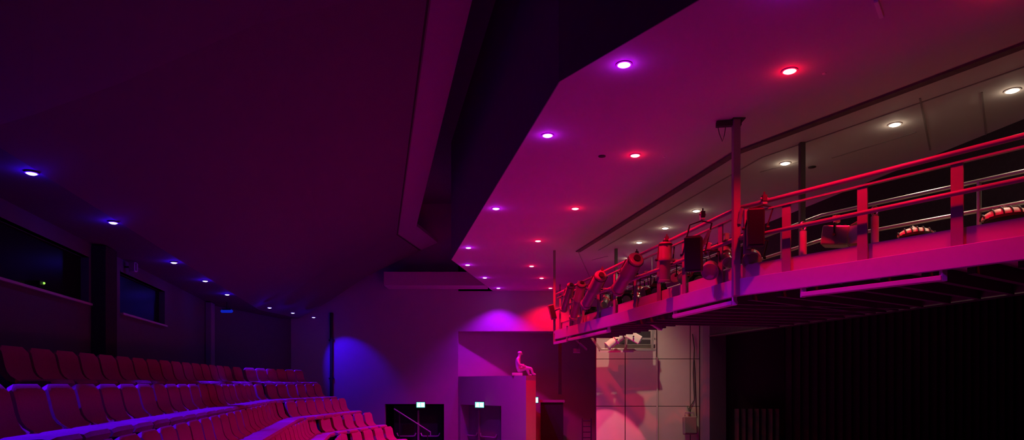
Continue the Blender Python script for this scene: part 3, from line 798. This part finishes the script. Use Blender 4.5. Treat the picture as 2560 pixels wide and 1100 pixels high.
# vertical pipe stubs with chrome eyes inside the rail
for px, py, lab in ((2008,566,'red pipe stub with bright eye left of the barn-door lantern'),(2187,528,'red pipe stub with bright eye right of the barn-door lantern')):
    p = gpt(px,.16); z1 = zp(py,p.y); r = empty('pipe_stub', (p.x,p.y,ZB+.14), lab, 'pipe')
    mb = MB(); mb.cyl((p.x,p.y,ZB+.14),(p.x,p.y,z1-.06),.04,n=16); mb.build('tube', M_GANT, r, smooth=True)
    mb = MB(); mb.tube([V((p.x+.032*math.cos(a),p.y+.0,z1+.05*math.sin(a))) for a in [2*math.pi*i/14 for i in range(15)]], .013, 8); mb.cyl((p.x,p.y,z1-.08),(p.x,p.y,z1-.04),.03,n=10); mb.build('eye', M_CHROME, r, smooth=True)
# little loudspeaker on end post
c = atY(1381,780,gpt(1386).y-.12); r = empty('monitor_speaker', c, 'small dark tilted loudspeaker on the far end post of the gantry', 'speaker')
ax_ = (V((.97,0,.24)), V((0,1,0)), V((-.24,0,.97)))
mb = MB(); mb.box(c, (.075,.08,.185), ax_); mb.build('cabinet', M_SPK, r, bevel=.012)
mb = MB(); mb.box(c-V((0,.084,0)), (.06,.005,.16), ax_); mb.build('grille', M_LAMPB, r)
mb = MB(); mb.bar(c+V((0,.05,0)), (pE.x,pE.y,c.z), .04, .04); mb.build('bracket', M_STEEL, r)
# red brace and rail clamps on the main bay (part of railing)
for (pa, pb, o_) in (((1775,575),(1752,622),-.06),((1855,520),(1848,560),-.05)):
    mb = MB(); mb.bar(G(*pa,o_), G(*pb,o_), .035, .03); mb.build('brace', M_TUBE, GAN)
for px in (1667,1757,1911,1592,1506):
    mb = MB(); q = railp(px,-.01,ZR+.03); mb.box(q,(.028,.03,.04)); mb.cyl(q+V((0,0,.02)), q+V((0,0,.08)),.012,n=8); mb.build('rail_clamp', M_JOIST, GAN, bevel=.006)
# box hung on main post
c = G(1868,580,-.02); mb = MB(); mb.box(c, (.045,.03,.28)); mb.cyl(c+V((0,-.03,.15)), c+V((0,-.03,-.22)), .03, n=10); mb.build('cable_riser', M_TUBE, GAN, bevel=.006)

# ------------------------------------------------------------------ lighting shelf under the far gantry, with two lanterns
YS = 18.2
def SP(px, py, dy=0): return atY(px, py, YS+dy)
r = empty('lighting_shelf', SP(1570,882), 'metal lighting ledge in front of the beige wall under the far gantry', 'shelf')
mb = MB(); a, b = SP(1500,876), SP(1640,873); mb.box((a+b)/2+V((0,.12,0)), ((b.x-a.x)/2,.14,.03)); mb.build('ledge', M_LAMPG, r, bevel=.004)
mb = MB(); mb.bar(SP(1500,879,-.06), SP(1584,878,-.06), .03, .05); mb.build('ledge_edge', M_GANT, r)
mb = MB(); a, b = SP(1512,868,.25), SP(1638,868,.25); mb.bx((a.x,YS+.24,a.z-.03),(b.x,YS+.27,a.z+.08)); mb.build('back_rail', M_LAMPG, r)
mb = MB(); mb.bx((SP(1540,0).x,YS+.28,zp(866,YS)),(SP(1632,0).x,YS+.31,zp(826,YS))); mb.build('dark_opening', M_BLACK, r)  # black sheet stands in for the dark of the opening behind
for pa, pb in (((1478,843),(1502,876)),((1634,826),(1630,872)),((1566,840),(1564,872))):
    mb = MB(); mb.bar(SP(*pa), SP(*pb), .06, .05, V((0,1,0))); mb.build('bracket_post', M_LAMPG, r)
mb = MB(); p = SP(1500,845); mb.bar((p.x,p.y+.05,p.z),(SP(1640,0).x,YS+.05,p.z-.02),.05,.05); mb.build('bar', M_STEEL, r)
mb = MB(); p = SP(1570,846); mb.cyl((p.x,p.y+.05,p.z),(p.x,p.y+.05,HC),.02,n=10); p = SP(1632,846); mb.cyl((p.x,p.y+.05,p.z),(p.x,p.y+.05,HC),.02,n=10); mb.build('suspension', M_STEEL, r, smooth=True)
x1 = profile_spot(SP(1556,836,-.42), SP(1518,866,-.45), .125, SP(1545,838,.05), M_LAMPW, 'bright cream spotlight pointing down left above the ledge')
x2 = box_lantern(SP(1584,842,-.42), (.11,.20,.11), V((.85,-.15,-.5)), SP(1562,842,.05), M_LAMPW, 'bright cream lantern pointing down right above the ledge', doors=False)
# red bits hanging under the gantry end
box_lantern(G(1640,812,.5), (.07,.12,.05), V((.8,0,-.5)), V((*gpt(1632,.5),ZB+.09)), M_LAMPR, 'small red flood hung under the walkway right of the ledge', doors=False, ribs=False)
r = empty('hanging_bracket', gp3(1440,850,.3), 'small red box with an added beam on a slanting arm under the gantry end', 'floodlight')
mb = MB(); mb.bar(gp3(1441,851,.3), gp3(1467,874,.3), .035, .03); mb.build('arm', M_TUBE, r)
mb = MB(); c = gp3(1442,877,.3); mb.box(c, (.085,.05,.05)); mb.build('bracket_box', M_TUBE, r, bevel=.01)
l = bpy.data.lights.new('added_red_beam','SPOT'); l.energy = 420; l.color = (1,.08,.22); l.spot_size = math.radians(30); l.spot_blend = .2; l.shadow_soft_size = .02  # red spot added in the bracket box to throw pink on the beige wall
o = bpy.data.objects.new('added_red_beam', l); COL.objects.link(o); o.parent = r; lp = c+V((.11,.02,-.02)); o.location = lp-V(r.location)
o.rotation_euler = (V((2.75,19.0,-1.75))-lp).to_track_quat('-Z','Y').to_euler()
mb = MB(); mb.bar(c, gp3(1450,848,.3), .012, .012); mb.build('drop_rod', M_CABLE, r)
mb = MB(); mb.cyl(gp3(1441,851,.3), (gp3(1441,851,.3).x, gp3(1441,851,.3).y, ZB+.1), .012, n=8); mb.build('hanger', M_CABLE, r)

# ------------------------------------------------------------------ small fixtures on the canopy
def ceil_disc(px, py, r_, m, name, lab, cat, grp=None):
    p = atZ(px,py,HC); mb = MB(); mb.lathe((p.x,p.y,HC), (0,0,-1), [(0,r_),(.012,r_*.96),(.018,r_*.5)], 20)
    return tag(mb.build(name, m, smooth=True), lab, cat, grp)
ceil_disc(1505,390,.055,M_JOIST,'ceiling_vent','dark round vent in the magenta canopy left of a red downlight','vent','dark round vents')
ceil_disc(2030,417,.06,M_JOIST,'ceiling_vent','dark round vent in the warm canopy right of the rear hanger post','vent','dark round vents')
ceil_disc(1660,391,.022,M_PALE,'sprinkler','small pale sprinkler right of the second red downlight','sprinkler','ceiling sprinklers')
ceil_disc(2061,183,.022,M_PALE,'sprinkler','small pale sprinkler right of the largest red downlight','sprinkler','ceiling sprinklers')
ceil_disc(2139,266,.03,M_PALE,'sprinkler','small pale sprinkler on the dark slot of the canopy','sprinkler','ceiling sprinklers')
mb = MB(); a, b = atZ(2190,0,HC), atZ(2204,40,HC); mb.bar((a.x,a.y,HC-.012),(b.x,b.y,HC-.012),.035,.02)
tag(mb.build('ceiling_batten', M_PALE), 'pale slim batten on the canopy at the top edge of the view', 'batten')

# ================================================================== DOWNLIGHTS
LCOL = {'blue':(.03,.0,1), 'purple':(.45,.0,1), 'red':(1,.0,.025), 'white':(1,.76,.55)}
LENSC = {'blue':((.72,.78,1),6), 'purple':((1,.66,1),6), 'red':((1,.60,.62),6), 'white':((1,.97,.82),8)}
SPOTW = {'blue':1500, 'purple':315, 'red':310, 'white':95}
CONE  = {'blue':56, 'purple':112, 'red':128, 'white':104}
BLEND = {'blue':.6, 'purple':.6, 'red':.6, 'white':.9}
HALO  = {'blue':3.6, 'purple':1.6, 'red':1.6, 'white':.8}
def downlight(p, kind, label, visible=True, r=.062, aim=None, power=1.0, size=None):
    p = V(p)
    root = empty('downlight', p, label, 'downlight', kind+' downlights in the ceiling')
    mb = MB(); mb.lathe(p, (0,0,-1), [(0,r*1.35),(.006,r*1.35),(.010,r*1.12),(.004,r*1.02)], 24); mb.build('trim_ring', M_TRIMR, root, smooth=True)
    mb = MB(); mb.lathe(p, (0,0,-1), [(.002,r),(.012,r*.95),(.020,r*.7),(.024,r*.25)], 20)
    mb.build('lens', emit('lens_'+kind, *LENSC[kind]), root, smooth=True)
    l = bpy.data.lights.new('downlight_beam', 'SPOT'); l.energy = SPOTW[kind]*power; l.color = LCOL[kind]
    l.spot_size = math.radians(size or CONE[kind]); l.spot_blend = BLEND[kind]; l.shadow_soft_size = .045
    o = bpy.data.objects.new('downlight_beam', l); COL.objects.link(o); o.parent = root; o.location = (0,0,-.05)
    if aim is not None:
        o.rotation_euler = (V(aim)-p).to_track_quat('-Z','Y').to_euler()
    l2 = bpy.data.lights.new('downlight_glow', 'POINT'); l2.energy = HALO[kind]; l2.color = LCOL[kind]; l2.shadow_soft_size = .03
    o2 = bpy.data.objects.new('downlight_glow', l2); COL.objects.link(o2); o2.parent = root; o2.location = (0,0,-.075)
BL = [(79,432),(283,556),(435,656),(513,702),(568,736),(674,769),(732,782),(784,793)]
BN = ['largest blue downlight, nearest the left frame edge','second blue downlight from the left frame edge','third blue downlight from the left frame edge',
      'fourth blue downlight from the left frame edge','fifth blue downlight, last before the rear corner','blue downlight first past the rear corner',
      'blue downlight second past the rear corner','blue downlight closest to the far wall']
for i, ((a, b), n_) in enumerate(zip(BL, BN)):
    p = atZ(a,b,2.31)
    aim = p+V((1.5,.3 if i < 5 else -.2,-2.2)) if i < 7 else V((-5.9,24.9,.7))
    downlight(p, 'blue', n_, r=.05, aim=aim, power=1 if i < 7 else .17)
p = V((-4.83,5.2,2.31)); downlight(p, 'blue', 'blue downlight just outside the left edge of the view', r=.05, aim=p+V((1.5,.3,-2.2)))
PU = [(1560,161),(1369,338),(1240,521),(1171,619),(1169,662),(1212,694),(1246,720)]
RE = [(1974,177),(1588,388),(1438,521),(1345,602),(1329,665),(1354,695),(1376,720)]
WH = [(2531,226),(2237,311),(1963,408),(1741,527),(1663,570),(1598,606),(1573,646)]
for kind, L, where in (('purple',PU,'along the canopy edge'),('red',RE,'in the middle of the magenta canopy'),('white',WH,'in the warm canopy over the walkway')):
    for i, (a, b) in enumerate(L):
        lab = '%s downlight %s, %s' % (kind, where, 'largest and topmost of its line' if i == 0 else ('last of its line' if i == len(L)-1 else ORD[i]+' of its line from the top'))
        wall_ = kind == 'white' and i >= 5
        downlight(atZ(a,b,HC-.002), kind, lab, aim=V((2.9,19.0,-1.7)) if wall_ and i == 5 else None, power=2.6 if wall_ and i == 5 else (1.9 if kind == 'red' and i == 3 else (1.35 if kind == 'red' and i == 2 else 1.0)), size=80 if wall_ and i == 5 else None)
for kind, (a, b) in (('purple',(1985,-45)),('red',(2520,-40)),('white',(2920,130))):
    downlight(atZ(a,b,HC-.002), kind, kind+' downlight just above the top of the view', power=.5)

# ================================================================== CAMERA / RENDER
cam = bpy.data.cameras.new('camera'); co = bpy.data.objects.new('camera', cam); COL.objects.link(co)
co.location = (0,0,0); co.rotation_euler = (math.pi/2,0,0)
cam.sensor_width = 36; cam.lens = F/2560*36; cam.shift_y = (HY-550)/2560; cam.clip_start = .05; cam.clip_end = 200
sc.camera = co
w = bpy.data.worlds.new('dark_house'); sc.world = w; w.use_nodes = True
w.node_tree.nodes['Background'].inputs[0].default_value = (0,0,0,1)
w.node_tree.nodes['Background'].inputs[1].default_value = 0
sc.view_settings.view_transform = 'Standard'; sc.view_settings.look = 'None'
sc.view_settings.exposure = 0; sc.view_settings.gamma = 1; sc.view_settings.use_curve_mapping = False
sc.cycles.use_denoising = True
sc.cycles.max_bounces = 8; sc.cycles.diffuse_bounces = 5
